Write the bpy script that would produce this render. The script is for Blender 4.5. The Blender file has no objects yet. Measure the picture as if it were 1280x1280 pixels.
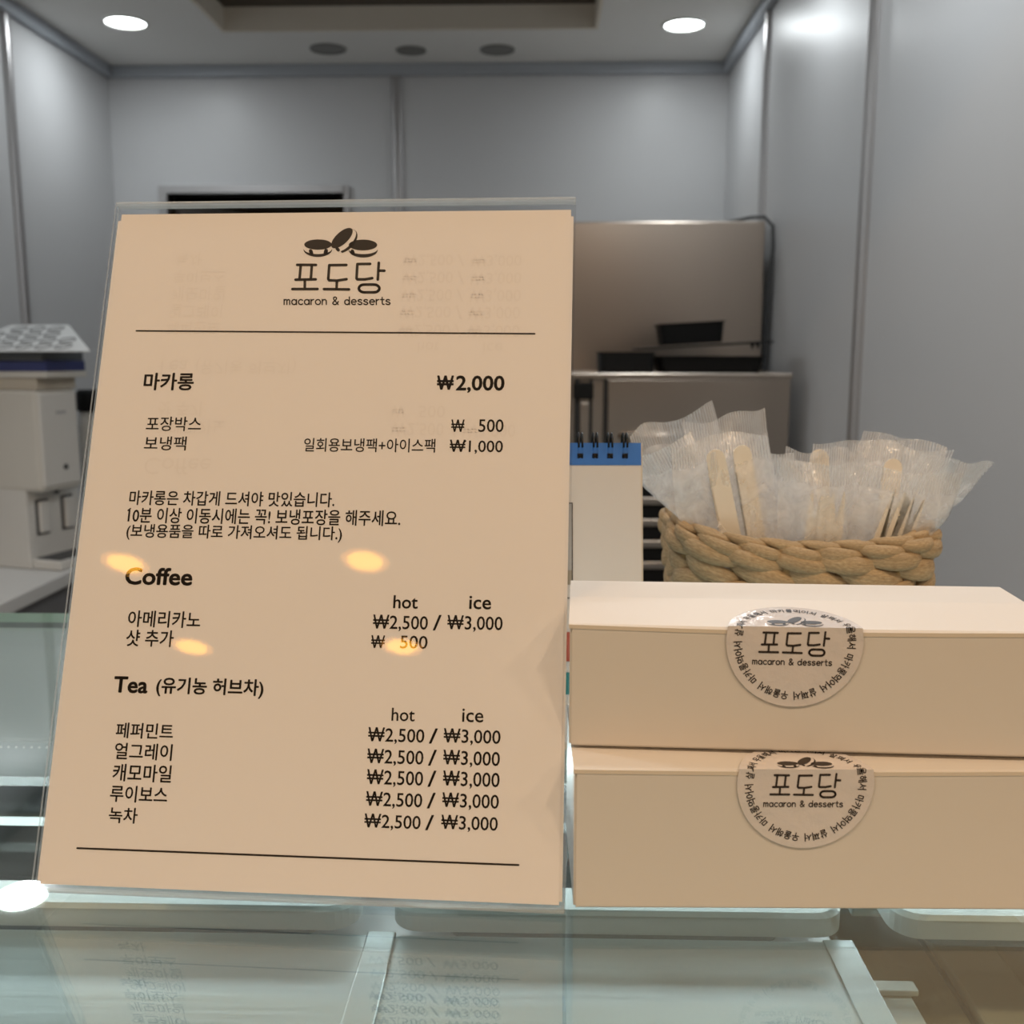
import bpy, bmesh, math, random
from mathutils import Vector, Matrix, Euler, noise
R = math.radians
random.seed(7)
S = bpy.context.scene
COL = S.collection

# ------------------------------------------------------------------ camera
PITCH, YAW = 8.88, 1.5475
cd = bpy.data.cameras.new('camera')
cam = bpy.data.objects.new('camera', cd); COL.objects.link(cam)
cam.location = (0, 0, 1.5)
cam.rotation_euler = (R(90 - PITCH), 0, R(YAW))
cd.sensor_width = 36; cd.lens = 36; cd.clip_start = 0.01
cd.dof.use_dof = True; cd.dof.focus_distance = 0.45; cd.dof.aperture_fstop = 15
S.camera = cam

# ------------------------------------------------------------------ world, exposure
w = bpy.data.worlds.new('world'); S.world = w; w.use_nodes = True
w.node_tree.nodes['Background'].inputs[0].default_value = (1.0, .80, .62, 1)
w.node_tree.nodes['Background'].inputs[1].default_value = 0.22
S.view_settings.view_transform = 'Standard'; S.view_settings.look = 'None'
S.view_settings.exposure = 0.0; S.view_settings.gamma = 1.0
S.view_settings.use_curve_mapping = False
S.cycles.transparent_max_bounces = 48
S.cycles.max_bounces = 12
S.cycles.sample_clamp_indirect = 8.0

# lamps, some of them added for light: cool downlights in the booth ceiling, warm downlights in the hall ceiling
COOL = (.92, .97, 1.0); WARM = (1.0, .755, .52)
CEIL = 2.65; HALL = 3.0
BOOTH_LAMPS = [(-1.464, 3.79), (.506, 3.87), (-1.52, 2.77), (.52, 2.8), (-1.52, 1.75), (.42, 1.75), (-1.0, .75), (.48, .75)]  # last pair is unseen, added to brighten the box tops
BOOTH_W = [2.5, 1.9, 2.6, 1.9, 2.6, 5.8, 3.4, 3.6]
HALL_LAMPS = [(x, y, 0) for y in (-2.15, -2.8) for x in (-1.75, -.88)] + [(x, y, 4) for y in (-2.15, -2.8) for x in (.35, 1.25, 2.1)] + [(x, -.5, 7.4) for x in (-1.8, -.9, 0, .9, 1.8)]  # lamps with watts are unseen, added for warm light on menu and boxes
def disc_light(name, loc, watts, color, size):
    l = bpy.data.lights.new(name, 'AREA'); l.shape = 'DISK'; l.size = size; l.energy = watts; l.color = color
    o = bpy.data.objects.new(name, l); COL.objects.link(o); o.location = loc
    return o

# ------------------------------------------------------------------ helpers
def tag(o, label=None, cat=None, group=None, kind=None):
    if label: o['label'] = label
    if cat: o['category'] = cat
    if group: o['group'] = group
    if kind: o['kind'] = kind
    return o
def thing(name, label, cat, loc=(0, 0, 0), rot=(0, 0, 0), group=None):
    o = bpy.data.objects.new(name, None); COL.objects.link(o)
    o.empty_display_size = .05; o.location = loc; o.rotation_euler = rot
    return tag(o, label, cat, group)
def obj(name, bm, mats, parent=None, smooth=False):
    me = bpy.data.meshes.new(name)
    bm.to_mesh(me); bm.free()
    for m in (mats if isinstance(mats, (list, tuple)) else [mats]): me.materials.append(m)
    if smooth:
        for p in me.polygons: p.use_smooth = True
    o = bpy.data.objects.new(name, me); COL.objects.link(o)
    if parent: o.parent = parent
    return o
def struct(name, bm, m, parent=None, smooth=False):
    o = obj(name, bm, m, parent, smooth)
    if not parent: o['kind'] = 'structure'
    return o
def box(bm, x0, x1, y0, y1, z0, z1, bev=0, seg=2, mat=0):
    r = bmesh.ops.create_cube(bm, size=1)
    vs = r['verts']
    for v in vs:
        v.co = Vector((x0 + (v.co.x + .5) * (x1 - x0), y0 + (v.co.y + .5) * (y1 - y0), z0 + (v.co.z + .5) * (z1 - z0)))
    fs = set(f for v in vs for f in v.link_faces)
    for f in fs: f.material_index = mat
    if bev:
        es = list(set(e for v in vs for e in v.link_edges))
        bmesh.ops.bevel(bm, geom=es, offset=bev, segments=seg, profile=.5, affect='EDGES')
    return bm
def bx(*a, **k): return box(bmesh.new(), *a, **k)
def cyl(bm, c, r0, r1, h, n=32, axis='Z'):
    rings = []
    for rr, t in ((r0, 0), (r1, h)):
        ring = []
        for i in range(n):
            a = 2 * math.pi * i / n
            p = {'Z': (rr * math.cos(a), rr * math.sin(a), t), 'Y': (rr * math.cos(a), t, rr * math.sin(a)), 'X': (t, rr * math.cos(a), rr * math.sin(a))}[axis]
            ring.append(bm.verts.new(Vector(c) + Vector(p)))
        rings.append(ring)
    for i in range(n):
        j = (i + 1) % n
        bm.faces.new((rings[0][i], rings[0][j], rings[1][j], rings[1][i]))
    bm.faces.new(rings[0][::-1]); bm.faces.new(rings[1])
    bmesh.ops.recalc_face_normals(bm, faces=bm.faces)
    return bm
def lathe(bm, prof, n=32, c=(0, 0, 0)):
    rings = []
    for r, z in prof:
        rings.append([bm.verts.new((c[0] + r * math.cos(2 * math.pi * i / n), c[1] + r * math.sin(2 * math.pi * i / n), c[2] + z)) for i in range(n)])
    for a, b in zip(rings, rings[1:]):
        for i in range(n):
            j = (i + 1) % n
            bm.faces.new((a[i], a[j], b[j], b[i]))
    bmesh.ops.recalc_face_normals(bm, faces=bm.faces)
    return bm
def tube(bm, pts, r, n=10, closed=False):
    pts = [Vector(p) for p in pts]; rings = []
    N = len(pts); up = None
    for i, p in enumerate(pts):
        a = pts[(i - 1) % N] if (closed or i > 0) else p
        b = pts[(i + 1) % N] if (closed or i < N - 1) else p
        t = (b - a).normalized()
        if up is None: up = t.orthogonal().normalized()
        s = t.cross(up).normalized(); up = s.cross(t).normalized()
        rings.append([bm.verts.new(p + (s * math.cos(2 * math.pi * k / n) + up * math.sin(2 * math.pi * k / n)) * r) for k in range(n)])
    for i in range(N if closed else N - 1):
        A, B = rings[i], rings[(i + 1) % N]
        for k in range(n):
            bm.faces.new((A[k], A[(k + 1) % n], B[(k + 1) % n], B[k]))
    if not closed:
        bm.faces.new(rings[0][::-1]); bm.faces.new(rings[-1])
    bmesh.ops.recalc_face_normals(bm, faces=bm.faces)
    return bm
def prism(bm, outline, y0, y1, mat=0):          # outline in (x, z), extruded along y
    a = [bm.verts.new((x, y0, z)) for x, z in outline]; b = [bm.verts.new((x, y1, z)) for x, z in outline]
    n = len(a)
    fs = [bm.faces.new(a), bm.faces.new(b[::-1])]
    for i in range(n): fs.append(bm.faces.new((a[i], b[i], b[(i + 1) % n], a[(i + 1) % n])))
    for f in fs: f.material_index = mat
    bmesh.ops.triangulate(bm, faces=fs[:2])
    bmesh.ops.recalc_face_normals(bm, faces=bm.faces)
    return bm
def rrect(x0, x1, y0, y1, r, n=8):
    out = []
    for cx, cy, a0 in ((x1 - r, y1 - r, 0), (x0 + r, y1 - r, 90), (x0 + r, y0 + r, 180), (x1 - r, y0 + r, 270)):
        for i in range(n + 1):
            a = R(a0 + 90 * i / n); out.append((cx + r * math.cos(a), cy + r * math.sin(a)))
    return out

# ------------------------------------------------------------------ materials
def mat(name, color, rough=.5, metal=0, spec=.5, bump=None, var=None, coat=0, sub=0):
    m = bpy.data.materials.new(name); m.use_nodes = True
    nt = m.node_tree; b = nt.nodes['Principled BSDF']
    b.inputs['Base Color'].default_value = (*color, 1)
    b.inputs['Roughness'].default_value = rough; b.inputs['Metallic'].default_value = metal
    b.inputs['Specular IOR Level'].default_value = spec
    b.inputs['Coat Weight'].default_value = coat; b.inputs['Coat Roughness'].default_value = .08
    tc = nt.nodes.new('ShaderNodeTexCoord')
    if bump:                                    # (scale xyz, strength)
        mp = nt.nodes.new('ShaderNodeMapping'); mp.inputs['Scale'].default_value = bump[0]
        nz = nt.nodes.new('ShaderNodeTexNoise'); nz.inputs['Scale'].default_value = 1; nz.inputs['Detail'].default_value = 4
        bp = nt.nodes.new('ShaderNodeBump'); bp.inputs['Strength'].default_value = bump[1]; bp.inputs['Distance'].default_value = .002
        nt.links.new(tc.outputs['Object'], mp.inputs[0]); nt.links.new(mp.outputs[0], nz.inputs['Vector'])
        nt.links.new(nz.outputs['Fac'], bp.inputs['Height']); nt.links.new(bp.outputs[0], b.inputs['Normal'])
    if var:                                     # (scale xyz, amount)
        mp = nt.nodes.new('ShaderNodeMapping'); mp.inputs['Scale'].default_value = var[0]
        nz = nt.nodes.new('ShaderNodeTexNoise'); nz.inputs['Scale'].default_value = 1; nz.inputs['Detail'].default_value = 5
        mx = nt.nodes.new('ShaderNodeMixRGB'); mx.blend_type = 'MIX'
        mx.inputs[1].default_value = (*[c * (1 - var[1]) for c in color], 1); mx.inputs[2].default_value = (*[min(1, c * (1 + var[1])) for c in color], 1)
        nt.links.new(tc.outputs['Object'], mp.inputs[0]); nt.links.new(mp.outputs[0], nz.inputs['Vector'])
        nt.links.new(nz.outputs['Fac'], mx.inputs[0]); nt.links.new(mx.outputs[0], b.inputs['Base Color'])
    return m
def clear(name, tint, ior=1.5, rough=0.0, haze=0.0, hazecol=(.9, .9, .9), bump=None, gain=1.0):
    """thin clear sheet: light passes straight through, Fresnel reflection on the outer side, optional milky haze"""
    m = bpy.data.materials.new(name); m.use_nodes = True; nt = m.node_tree; nt.nodes.clear()
    out = nt.nodes.new('ShaderNodeOutputMaterial')
    tr = nt.nodes.new('ShaderNodeBsdfTransparent'); tr.inputs[0].default_value = (*tint, 1)
    gl = nt.nodes.new('ShaderNodeBsdfGlossy'); gl.inputs['Roughness'].default_value = rough
    fr = nt.nodes.new('ShaderNodeFresnel'); fr.inputs[0].default_value = ior
    ge = nt.nodes.new('ShaderNodeNewGeometry')
    inv = nt.nodes.new('ShaderNodeMath'); inv.operation = 'SUBTRACT'; inv.inputs[0].default_value = gain
    nt.links.new(ge.outputs['Backfacing'], inv.inputs[1])
    mul = nt.nodes.new('ShaderNodeMath'); mul.operation = 'MULTIPLY'; mul.use_clamp = True
    mn = nt.nodes.new('ShaderNodeMath'); mn.operation = 'MAXIMUM'; mn.inputs[1].default_value = 0
    nt.links.new(inv.outputs[0], mn.inputs[0])
    nt.links.new(fr.outputs[0], mul.inputs[0]); nt.links.new(mn.outputs[0], mul.inputs[1])
    base = tr
    if haze:
        df = nt.nodes.new('ShaderNodeBsdfDiffuse'); df.inputs[0].default_value = (*hazecol, 1)
        tl = nt.nodes.new('ShaderNodeBsdfTranslucent'); tl.inputs[0].default_value = (*hazecol, 1)
        m1 = nt.nodes.new('ShaderNodeMixShader'); m1.inputs[0].default_value = .45
        nt.links.new(df.outputs[0], m1.inputs[1]); nt.links.new(tl.outputs[0], m1.inputs[2])
        m2 = nt.nodes.new('ShaderNodeMixShader'); m2.inputs[0].default_value = haze
        nt.links.new(tr.outputs[0], m2.inputs[1]); nt.links.new(m1.outputs[0], m2.inputs[2]); base = m2
        m['hz'] = 1
    mx = nt.nodes.new('ShaderNodeMixShader')
    nt.links.new(mul.outputs[0], mx.inputs[0]); nt.links.new(base.outputs[0], mx.inputs[1]); nt.links.new(gl.outputs[0], mx.inputs[2])
    nt.links.new(mx.outputs[0], out.inputs[0])
    if bump:
        tc = nt.nodes.new('ShaderNodeTexCoord')
        nz = nt.nodes.new('ShaderNodeTexNoise'); nz.inputs['Scale'].default_value = bump[0]; nz.inputs['Detail'].default_value = 3
        bp = nt.nodes.new('ShaderNodeBump'); bp.inputs['Strength'].default_value = bump[1]; bp.inputs['Distance'].default_value = .003
        nt.links.new(tc.outputs['Object'], nz.inputs['Vector']); nt.links.new(nz.outputs['Fac'], bp.inputs['Height'])
        nt.links.new(bp.outputs[0], gl.inputs['Normal']); nt.links.new(bp.outputs[0], fr.inputs['Normal'])
    return m
def emit(name, color, strength):
    m = bpy.data.materials.new(name); m.use_nodes = True; nt = m.node_tree; nt.nodes.clear()
    e = nt.nodes.new('ShaderNodeEmission'); e.inputs[0].default_value = (*color, 1); e.inputs[1].default_value = strength
    o = nt.nodes.new('ShaderNodeOutputMaterial'); nt.links.new(e.outputs[0], o.inputs[0]); return m

M = dict(
    wall=mat('wall_panel_white', (.60, .605, .615), .38, spec=.45, var=((2, 2, 2), .02)),
    ceil=mat('ceiling_paint', (.78, .775, .75), .7, var=((3, 3, 3), .02)),
    coffer=mat('coffer_beige', (.74, .68, .58), .6),
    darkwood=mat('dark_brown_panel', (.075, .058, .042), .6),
    alu=mat('aluminium_post', (.46, .45, .45), .38, .75),
    beam=mat('aluminium_beam', (.42, .45, .49), .45, .3),
    floor=mat('floor_vinyl', (.34, .33, .31), .5, var=((4, 4, 4), .15)),
    hallceil=mat('hall_ceiling', (.30, .24, .19), .8),
    hallwall=mat('hall_wall', (.38, .28, .20), .7),
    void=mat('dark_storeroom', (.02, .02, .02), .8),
    doorleaf=mat('grey_door', (.30, .30, .30), .5),
    paper=mat('white_paper', (.88, .865, .87), .55, spec=.3, var=((6, 6, 6), .01)),
    ghost=mat('show_through_ink', (.851, .833, .836), .6, spec=.2),
    ink=mat('black_ink', (.022, .017, .014), .5, spec=.3),
    ink2=mat('soft_black_ink', (.045, .035, .03), .4, spec=.3),
    card=mat('white_card', (.74, .70, .655), .48, spec=.3, var=((9, 9, 9), .012)),
    cardedge=mat('card_edge', (.74, .66, .56), .7, spec=.2),
    sticker=mat('clear_gloss_sticker', (.76, .715, .705), .13, spec=.5, coat=1.0, bump=((80, 80, 80), .55)),
    blue=mat('blue_print', (.03, .17, .56), .45),
    calpage=mat('calendar_page', (.72, .69, .66), .5, var=((8, 8, 8), .03)),
    calgrey=mat('grey_print', (.44, .44, .44), .5),
    calbeige=mat('tan_print', (.33, .29, .22), .5),
    red=mat('red_print', (.50, .10, .06), .5), teal=mat('teal_print', (.03, .25, .26), .5),
    board=mat('calendar_board', (.62, .56, .47), .7),
    wire=mat('black_wire', (.012, .012, .013), .3, .6),
    steel=mat('brushed_steel', (.49, .425, .365), .28, 1.0, bump=((2, 2, 260), .05)),
    steel2=mat('worn_steel_deck', (.345, .405, .42), .34, .3, bump=((8, 180, 6), .10)),
    black=mat('black_plastic', (.006, .006, .006), .55, spec=.2),
    blackrub=mat('black_rubber', (.012, .012, .012), .6),
    smoke=mat('dark_grey_plastic', (.05, .052, .055), .5),
    white=mat('white_plastic', (.66, .65, .62), .35),
    offwhite=mat('warm_white_plastic', (.62, .60, .55), .45),
    counter=mat('white_counter', (.62, .62, .61), .35),
    grey=mat('grey_cabinet', (.16, .16, .165), .5),
    bluemat=mat('blue_mat', (.035, .045, .15), .5),
    beigebox=mat('beige_carton', (.50, .45, .37), .7),
    yellow=mat('yellow_cap', (.75, .60, .05), .4),
    mint=mat('pale_mint_frame', (.66, .76, .74), .3),
    tray=mat('white_tray', (.50, .54, .53), .3),
    pan=mat('dark_pan', (.085, .095, .10), .35),
    brown=mat('brown_wood_deck', (.30, .25, .165), .4, var=((30, 3, 3), .12)),
    brown2=mat('pale_brown_board', (.46, .42, .32), .4, var=((30, 3, 3), .1)),
    rail=mat('rear_rail', (.42, .46, .48), .4),
    led=mat('pale_dot', (.85, .85, .82), .4),
    shelf=mat('grey_green_shelf', (.20, .24, .22), .35, var=((2, 40, 2), .12)),
    glassedge=mat('green_glass_edge', (.30, .52, .46), .15),
    lampc=emit('cool_lamp', (.93, 1.0, .99), 14.0),
    lampw=emit('warm_lamp', (1.0, .46, .04), 24.0),
    lamphalo=emit('warm_lamp_reflector', (1.0, .42, .08), 7.0),
    ring=mat('lamp_ring', (.62, .62, .6), .4),
    off=mat('unlit_lamp', (.20, .20, .19), .4),
    fork=mat('ivory_cutlery', (.82, .77, .68), .35, sub=.1),
    glass=clear('counter_glass', (.93, .972, .96), 1.5, gain=1.3),
    acryl=clear('clear_acrylic', (.985, .985, .985), 1.49),
    acryledge=clear('acrylic_edge', (.85, .87, .88), 1.49, .15, haze=.38, hazecol=(.80, .82, .83)),
    film=clear('packet_film', (.98, .98, .98), 1.5, .08, haze=.27, hazecol=(.96, .96, .97), bump=(70, .6)),
    seal=clear('packet_seal', (.97, .97, .97), 1.5, .2, haze=.32, hazecol=(.88, .88, .88), bump=(120, .4)),
)
# ribbed crimp on the packet seals: fine bars of more and less haze along the width
nt = M['seal'].node_tree
mix = [n for n in nt.nodes if n.type == 'MIX_SHADER' and abs(n.inputs[0].default_value - .32) < 1e-4][0]
uv = nt.nodes.new('ShaderNodeUVMap'); wv = nt.nodes.new('ShaderNodeTexWave'); wv.bands_direction = 'X'; wv.inputs['Scale'].default_value = 11
mr = nt.nodes.new('ShaderNodeMapRange'); mr.inputs['To Min'].default_value = .08; mr.inputs['To Max'].default_value = .5
nt.links.new(uv.outputs[0], wv.inputs['Vector']); nt.links.new(wv.outputs['Fac'], mr.inputs['Value']); nt.links.new(mr.outputs[0], mix.inputs[0])

nt = M['film'].node_tree
mix = [n for n in nt.nodes if n.type == 'MIX_SHADER' and abs(n.inputs[0].default_value - .27) < 1e-4][0]
tc = nt.nodes.new('ShaderNodeTexCoord'); nz = nt.nodes.new('ShaderNodeTexNoise'); nz.inputs['Scale'].default_value = 85; nz.inputs['Detail'].default_value = 6; nz.inputs['Distortion'].default_value = 1.2
mr = nt.nodes.new('ShaderNodeMapRange'); mr.inputs['From Min'].default_value = .35; mr.inputs['From Max'].default_value = .72; mr.inputs['To Min'].default_value = .20; mr.inputs['To Max'].default_value = .55
nt.links.new(tc.outputs['Object'], nz.inputs['Vector']); nt.links.new(nz.outputs['Fac'], mr.inputs['Value']); nt.links.new(mr.outputs[0], mix.inputs[0])

def straw_material(name, c0, c1):
    m = mat(name, c0, .6, spec=.3); nt = m.node_tree; b = nt.nodes['Principled BSDF']
    uv = nt.nodes.new('ShaderNodeUVMap'); mp = nt.nodes.new('ShaderNodeMapping'); mp.inputs['Scale'].default_value = (14, 5.0, 1)
    nz = nt.nodes.new('ShaderNodeTexNoise'); nz.inputs['Scale'].default_value = 3; nz.inputs['Detail'].default_value = 5
    mp2 = nt.nodes.new('ShaderNodeMapping'); mp2.inputs['Scale'].default_value = (5, .3, 1)
    nz2 = nt.nodes.new('ShaderNodeTexNoise'); nz2.inputs['Scale'].default_value = 4
    r = nt.nodes.new('ShaderNodeValToRGB'); r.color_ramp.elements[0].position = .3; r.color_ramp.elements[1].position = .72
    r.color_ramp.elements[0].color = (*c1, 1); r.color_ramp.elements[1].color = (*c0, 1)
    ov = nt.nodes.new('ShaderNodeMixRGB'); ov.blend_type = 'OVERLAY'; ov.inputs[0].default_value = .45
    bp = nt.nodes.new('ShaderNodeBump'); bp.inputs['Strength'].default_value = .6; bp.inputs['Distance'].default_value = .0008
    L = nt.links
    L.new(uv.outputs[0], mp.inputs[0]); L.new(mp.outputs[0], nz.inputs['Vector']); L.new(nz.outputs['Fac'], r.inputs[0])
    L.new(uv.outputs[0], mp2.inputs[0]); L.new(mp2.outputs[0], nz2.inputs['Vector'])
    L.new(r.outputs[0], ov.inputs[1]); L.new(nz2.outputs['Fac'], ov.inputs[2]); L.new(ov.outputs[0], b.inputs['Base Color'])
    L.new(nz.outputs['Fac'], bp.inputs['Height']); L.new(bp.outputs[0], b.inputs['Normal'])
    return m
M['straw'] = straw_material('woven_straw', (.53, .40, .245), (.33, .23, .125))
M['stake'] = straw_material('straw_stake', (.58, .44, .24), (.40, .28, .13))

# ------------------------------------------------------------------ the room
XL, XR, YB, YF = -1.775, .755, 4.37, .40
DX0, DX1, DZ = -1.545, -.812, 2.148                     # doorway in the back wall
bm = bx(XL - .05, DX0, YB, YB + .05, 0, CEIL); box(bm, DX1, XR + .05, YB, YB + .05, 0, CEIL); box(bm, DX0, DX1, YB, YB + .05, DZ, CEIL)
struct('wall_back', bm, M['wall'])
struct('wall_left', bx(XL - .05, XL, YF, YB, 0, CEIL), M['wall'])
struct('wall_right', bx(XR, XR + .05, YF, YB, 0, CEIL), M['wall'])
# booth ceiling with a recessed coffer
CX0, CX1, CY0, CY1, CH = -1.163, .205, 1.6, 3.93, .085
bm = bx(XL - .05, CX0, YF, YB + .05, CEIL, CEIL + .20); box(bm, CX1, XR + .05, YF, YB + .05, CEIL, CEIL + .20)
box(bm, CX0, CX1, YF, CY0, CEIL, CEIL + .20); box(bm, CX0, CX1, CY1, YB + .05, CEIL, CEIL + .20)
struct('ceiling', bm, M['ceil'])
t = 0.012
bm = bx(CX0, CX0 + t, CY0, CY1, CEIL + .002, CEIL + CH); box(bm, CX1 - t, CX1, CY0, CY1, CEIL + .002, CEIL + CH)
box(bm, CX0 + t, CX1 - t, CY0, CY0 + t, CEIL + .002, CEIL + CH); box(bm, CX0 + t, CX1 - t, CY1 - t, CY1, CEIL + .002, CEIL + CH)
struct('trim_coffer', bm, M['coffer'])
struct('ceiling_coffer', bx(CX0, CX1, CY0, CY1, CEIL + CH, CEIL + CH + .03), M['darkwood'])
# aluminium beams under the ceiling and posts between the wall panels
struct('trim_1', bx(XL, XR, YB - .03, YB, CEIL - .045, CEIL, bev=.004), M['beam'])
struct('trim_2', bx(XL, XL + .03, YF, YB - .03, CEIL - .045, CEIL, bev=.004), M['beam'])
struct('trim_3', bx(XR - .03, XR, YF, YB - .03, CEIL - .045, CEIL, bev=.004), M['beam'])
def post(n, x, y, axis):
    bm = bmesh.new()
    # extruded booth post: rounded body with a groove down its face
    prof = [(-.022, 0), (-.022, .008), (-.014, .016), (-.004, .018), (-.003, .012), (.003, .012), (.004, .018), (.014, .016), (.022, .008), (.022, 0)]
    z0, z1 = 0, CEIL - .001
    a = []; b = []
    for u, d in prof:
        p = {'L': (x + d, y + u), 'R': (x - d, y + u), 'B': (x + u, y - d)}[axis]
        a.append(bm.verts.new((*p, z0))); b.append(bm.verts.new((*p, z1)))
    for i in range(len(a)):
        j = (i + 1) % len(a); bm.faces.new((a[i], a[j], b[j], b[i]))
    bm.faces.new(a); bm.faces.new(b[::-1])
    bmesh.ops.recalc_face_normals(bm, faces=bm.faces)
    struct('trim_%d' % n, bm, M['alu'])
post(4, -.589, YB, 'B'); post(5, XR, 3.607, 'R'); post(6, XR, 2.47, 'R'); post(7, XL, 3.54, 'L'); post(8, XR, 1.35, 'R'); post(9, XL, 2.45, 'L')
# doorway: frame, half open leaf, dark store behind
bm = bx(DX0 - .035, DX0, YB - .03, YB + .06, 0, DZ + .03); box(bm, DX1, DX1 + .02, YB - .02, YB + .06, 0, DZ + .03); box(bm, DX0, DX1, YB - .03, YB + .06, DZ, DZ + .03)
struct('trim_door', bm, M['alu'])
lf = bx(0, .70, 0, .035, .01, DZ - .02, bev=.002)
d = struct('door_1', lf, M['doorleaf']); d.location = (DX0 + .012, YB + .10, 0); d.rotation_euler = (0, 0, R(62))
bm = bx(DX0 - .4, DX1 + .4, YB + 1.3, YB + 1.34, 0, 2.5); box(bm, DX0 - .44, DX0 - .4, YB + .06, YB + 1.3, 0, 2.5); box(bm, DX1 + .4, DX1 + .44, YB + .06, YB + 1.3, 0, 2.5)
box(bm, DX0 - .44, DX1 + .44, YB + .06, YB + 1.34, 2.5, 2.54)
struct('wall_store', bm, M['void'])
# floor, hall behind the camera
struct('floor', bx(-5, 5, -7, YB + 1.4, -.05, 0), M['floor'])
struct('ceiling_hall', bx(-5, 5, -7, YF, HALL, HALL + .05), M['hallceil'])
struct('wall_hall', bx(-5, 5, -7.05, -7, 0, HALL), M['hallwall'])
struct('wall_header', bx(XL - .05, XR + .05, YF - .04, YF, CEIL - .02, HALL), M['wall'])

# lamps
def downlight(x, y, z, r, label, group, face, ringm, halo=None, name='ceiling_downlight'):
    t = thing(name, label, 'ceiling light', (x, y, z), group=group)
    bm = lathe(bmesh.new(), [(r * 1.16, -.0005), (r * 1.16, -.006), (r * 1.02, -.008), (r * .98, -.002), (r * 1.16, -.0005)], 40)
    obj('ring', bm, ringm, t, True)
    if halo:
        lathebm = lathe(bmesh.new(), [(r * .98, -.003), (r * .72, -.0045)], 40); obj('reflector', lathebm, halo, t)
        bm = lathe(bmesh.new(), [(r * .72, -.0045), (r * .5, -.006), (.0001, -.0065)], 32); obj('bulb', bm, face, t, True)
    else:
        bm = lathe(bmesh.new(), [(r * .98, -.003), (r * .7, -.004), (.0001, -.0045)], 40); obj('diffuser', bm, face, t)
    return t
names = ['lit white downlight at the back left corner of the booth ceiling', 'lit white downlight at the back right corner of the booth ceiling',
         'lit white downlight above the left counter, second from the back', 'lit white downlight beside the right wall, second from the back',
         'lit white downlight by the left wall, third from the back', 'lit white downlight by the right wall, third from the back',
         'added unseen white downlight nearest the counter, left one of the front pair', 'added unseen white downlight nearest the counter, right one of the front pair']
for (x, y), wt, lb in zip(BOOTH_LAMPS, BOOTH_W, names):
    downlight(x, y, CEIL, .068, lb, 'lit white downlights in the booth ceiling', M['lampc'], M['ring'])
    disc_light('booth_lamp_light', (x, y, CEIL - .006), wt, COOL, .13)
for (x, y, r), lb in zip([(-.817, 4.13, .06), (-.501, 4.16, .05), (-.169, 4.16, .058)],
                      ['unlit downlight near the back beam, left one of the three', 'small unlit downlight near the back beam, middle of the three', 'unlit downlight near the back beam, right one of the three']):
    downlight(x, y, CEIL, r, lb, 'unlit downlights along the back beam', M['off'], M['off'])
for x, y, wt in HALL_LAMPS:
    downlight(x, y, HALL, .085, 'warm orange downlight whose glow is mirrored in the front of the menu holder' if not wt else 'added unseen warm downlight in the hall ceiling, outside the booth', 'warm lamps mirrored in the menu holder' if not wt else 'added warm hall downlights', M['lampw'], M['ring'], M['lamphalo'])
    if wt: disc_light('added_hall_light', (x, y, HALL - .008), wt, WARM, .16)

# ------------------------------------------------------------------ back of the booth
# stainless fridge
t = thing('fridge', 'tall stainless steel fridge standing against the back right corner', 'fridge', (.10, 3.4, 0))
obj('body', bx(0, .622, .03, .72, .08, 1.905, bev=.004), M['steel'], t)
obj('door', bx(.002, .620, 0, .028, .12, 1.914, bev=.004), M['steel'], t)
obj('top_panel', bx(.0, .622, .031, .722, 1.9055, 1.915, bev=.002), M['steel'], t)
for x in (.04, .58):
    for y in (.08, .66): obj('foot', cyl(bmesh.new(), (x, y, 0), .02, .025, .08, 16), M['black'], t)
obj('handle', tube(bmesh.new(), [(.05, 0, .9), (.05, -.04, .92), (.05, -.04, 1.28), (.05, 0, 1.30)], .009), M['steel'], t, True)
cb = tube(bmesh.new(), [(.62, 3.55, 1.926), (.68, 3.44, 1.930), (.712, 3.385, 1.925), (.738, 3.375, 1.895), (.7425, 3.38, 1.83), (.739, 3.40, 1.68), (.735, 3.41, 1.5), (.733, 3.41, 1.2), (.733, 3.42, .5)], .0055, 10)
tag(obj('power_cable', cb, M['smoke'], None, True), 'thin grey cable hanging down beside the tall steel fridge', 'cable')
# lower stainless unit
UX0, UX1, UY = .19, .700, 2.9
t = thing('cooling_unit', 'chest-high stainless steel unit with a slatted vent, in front of the tall fridge', 'fridge', (0, 0, 0))
obj('body', bx(UX0, UX1, UY, UY + .42, 0, 1.425, bev=.003), M['steel'], t)
obj('top_panel', bx(.04, UX1 + .004, UY - .004, UY + .424, 1.425, 1.442, bev=.003), M['steel'], t)
obj('side_section', bx(.05, UX0 - .008, UY + .02, UY + .42, .05, 1.425), M['steel'], t)
for x0, x1 in ((.098, .112), (.140, .148), (.181, .190)):
    obj('gasket', bx(x0, x1, UY - .004, UY + .03, .10, 1.424, bev=.001), M['blackrub'], t)
obj('side_door', bx(.114, .139, UY - .008, UY + .02, .10, 1.36, bev=.003), M['steel'], t)
obj('side_hinge', bx(.094, .15, UY - .02, UY + .02, 1.37, 1.415, bev=.004), M['black'], t)
obj('handle', tube(bmesh.new(), [(.23, UY, 1.265), (.24, UY - .03, 1.268), (.44, UY - .03, 1.268), (.45, UY, 1.265)], .010), M['steel'], t, True)
obj('vent_recess', bx(.215, .675, UY - .003, UY + .001, .60, 1.185), M['black'], t)
g = obj('vent_grille', bx(.212, .678, UY - .006, UY - .003, 1.18, 1.19), M['steel'], t)
for i in range(9):
    z = 1.15 - i * .062
    s = obj('slat', bx(.216, .674, UY - .014, UY - .003, z - .017, z + .004, bev=.003), M['steel'], t)
t0 = 1.442
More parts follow.
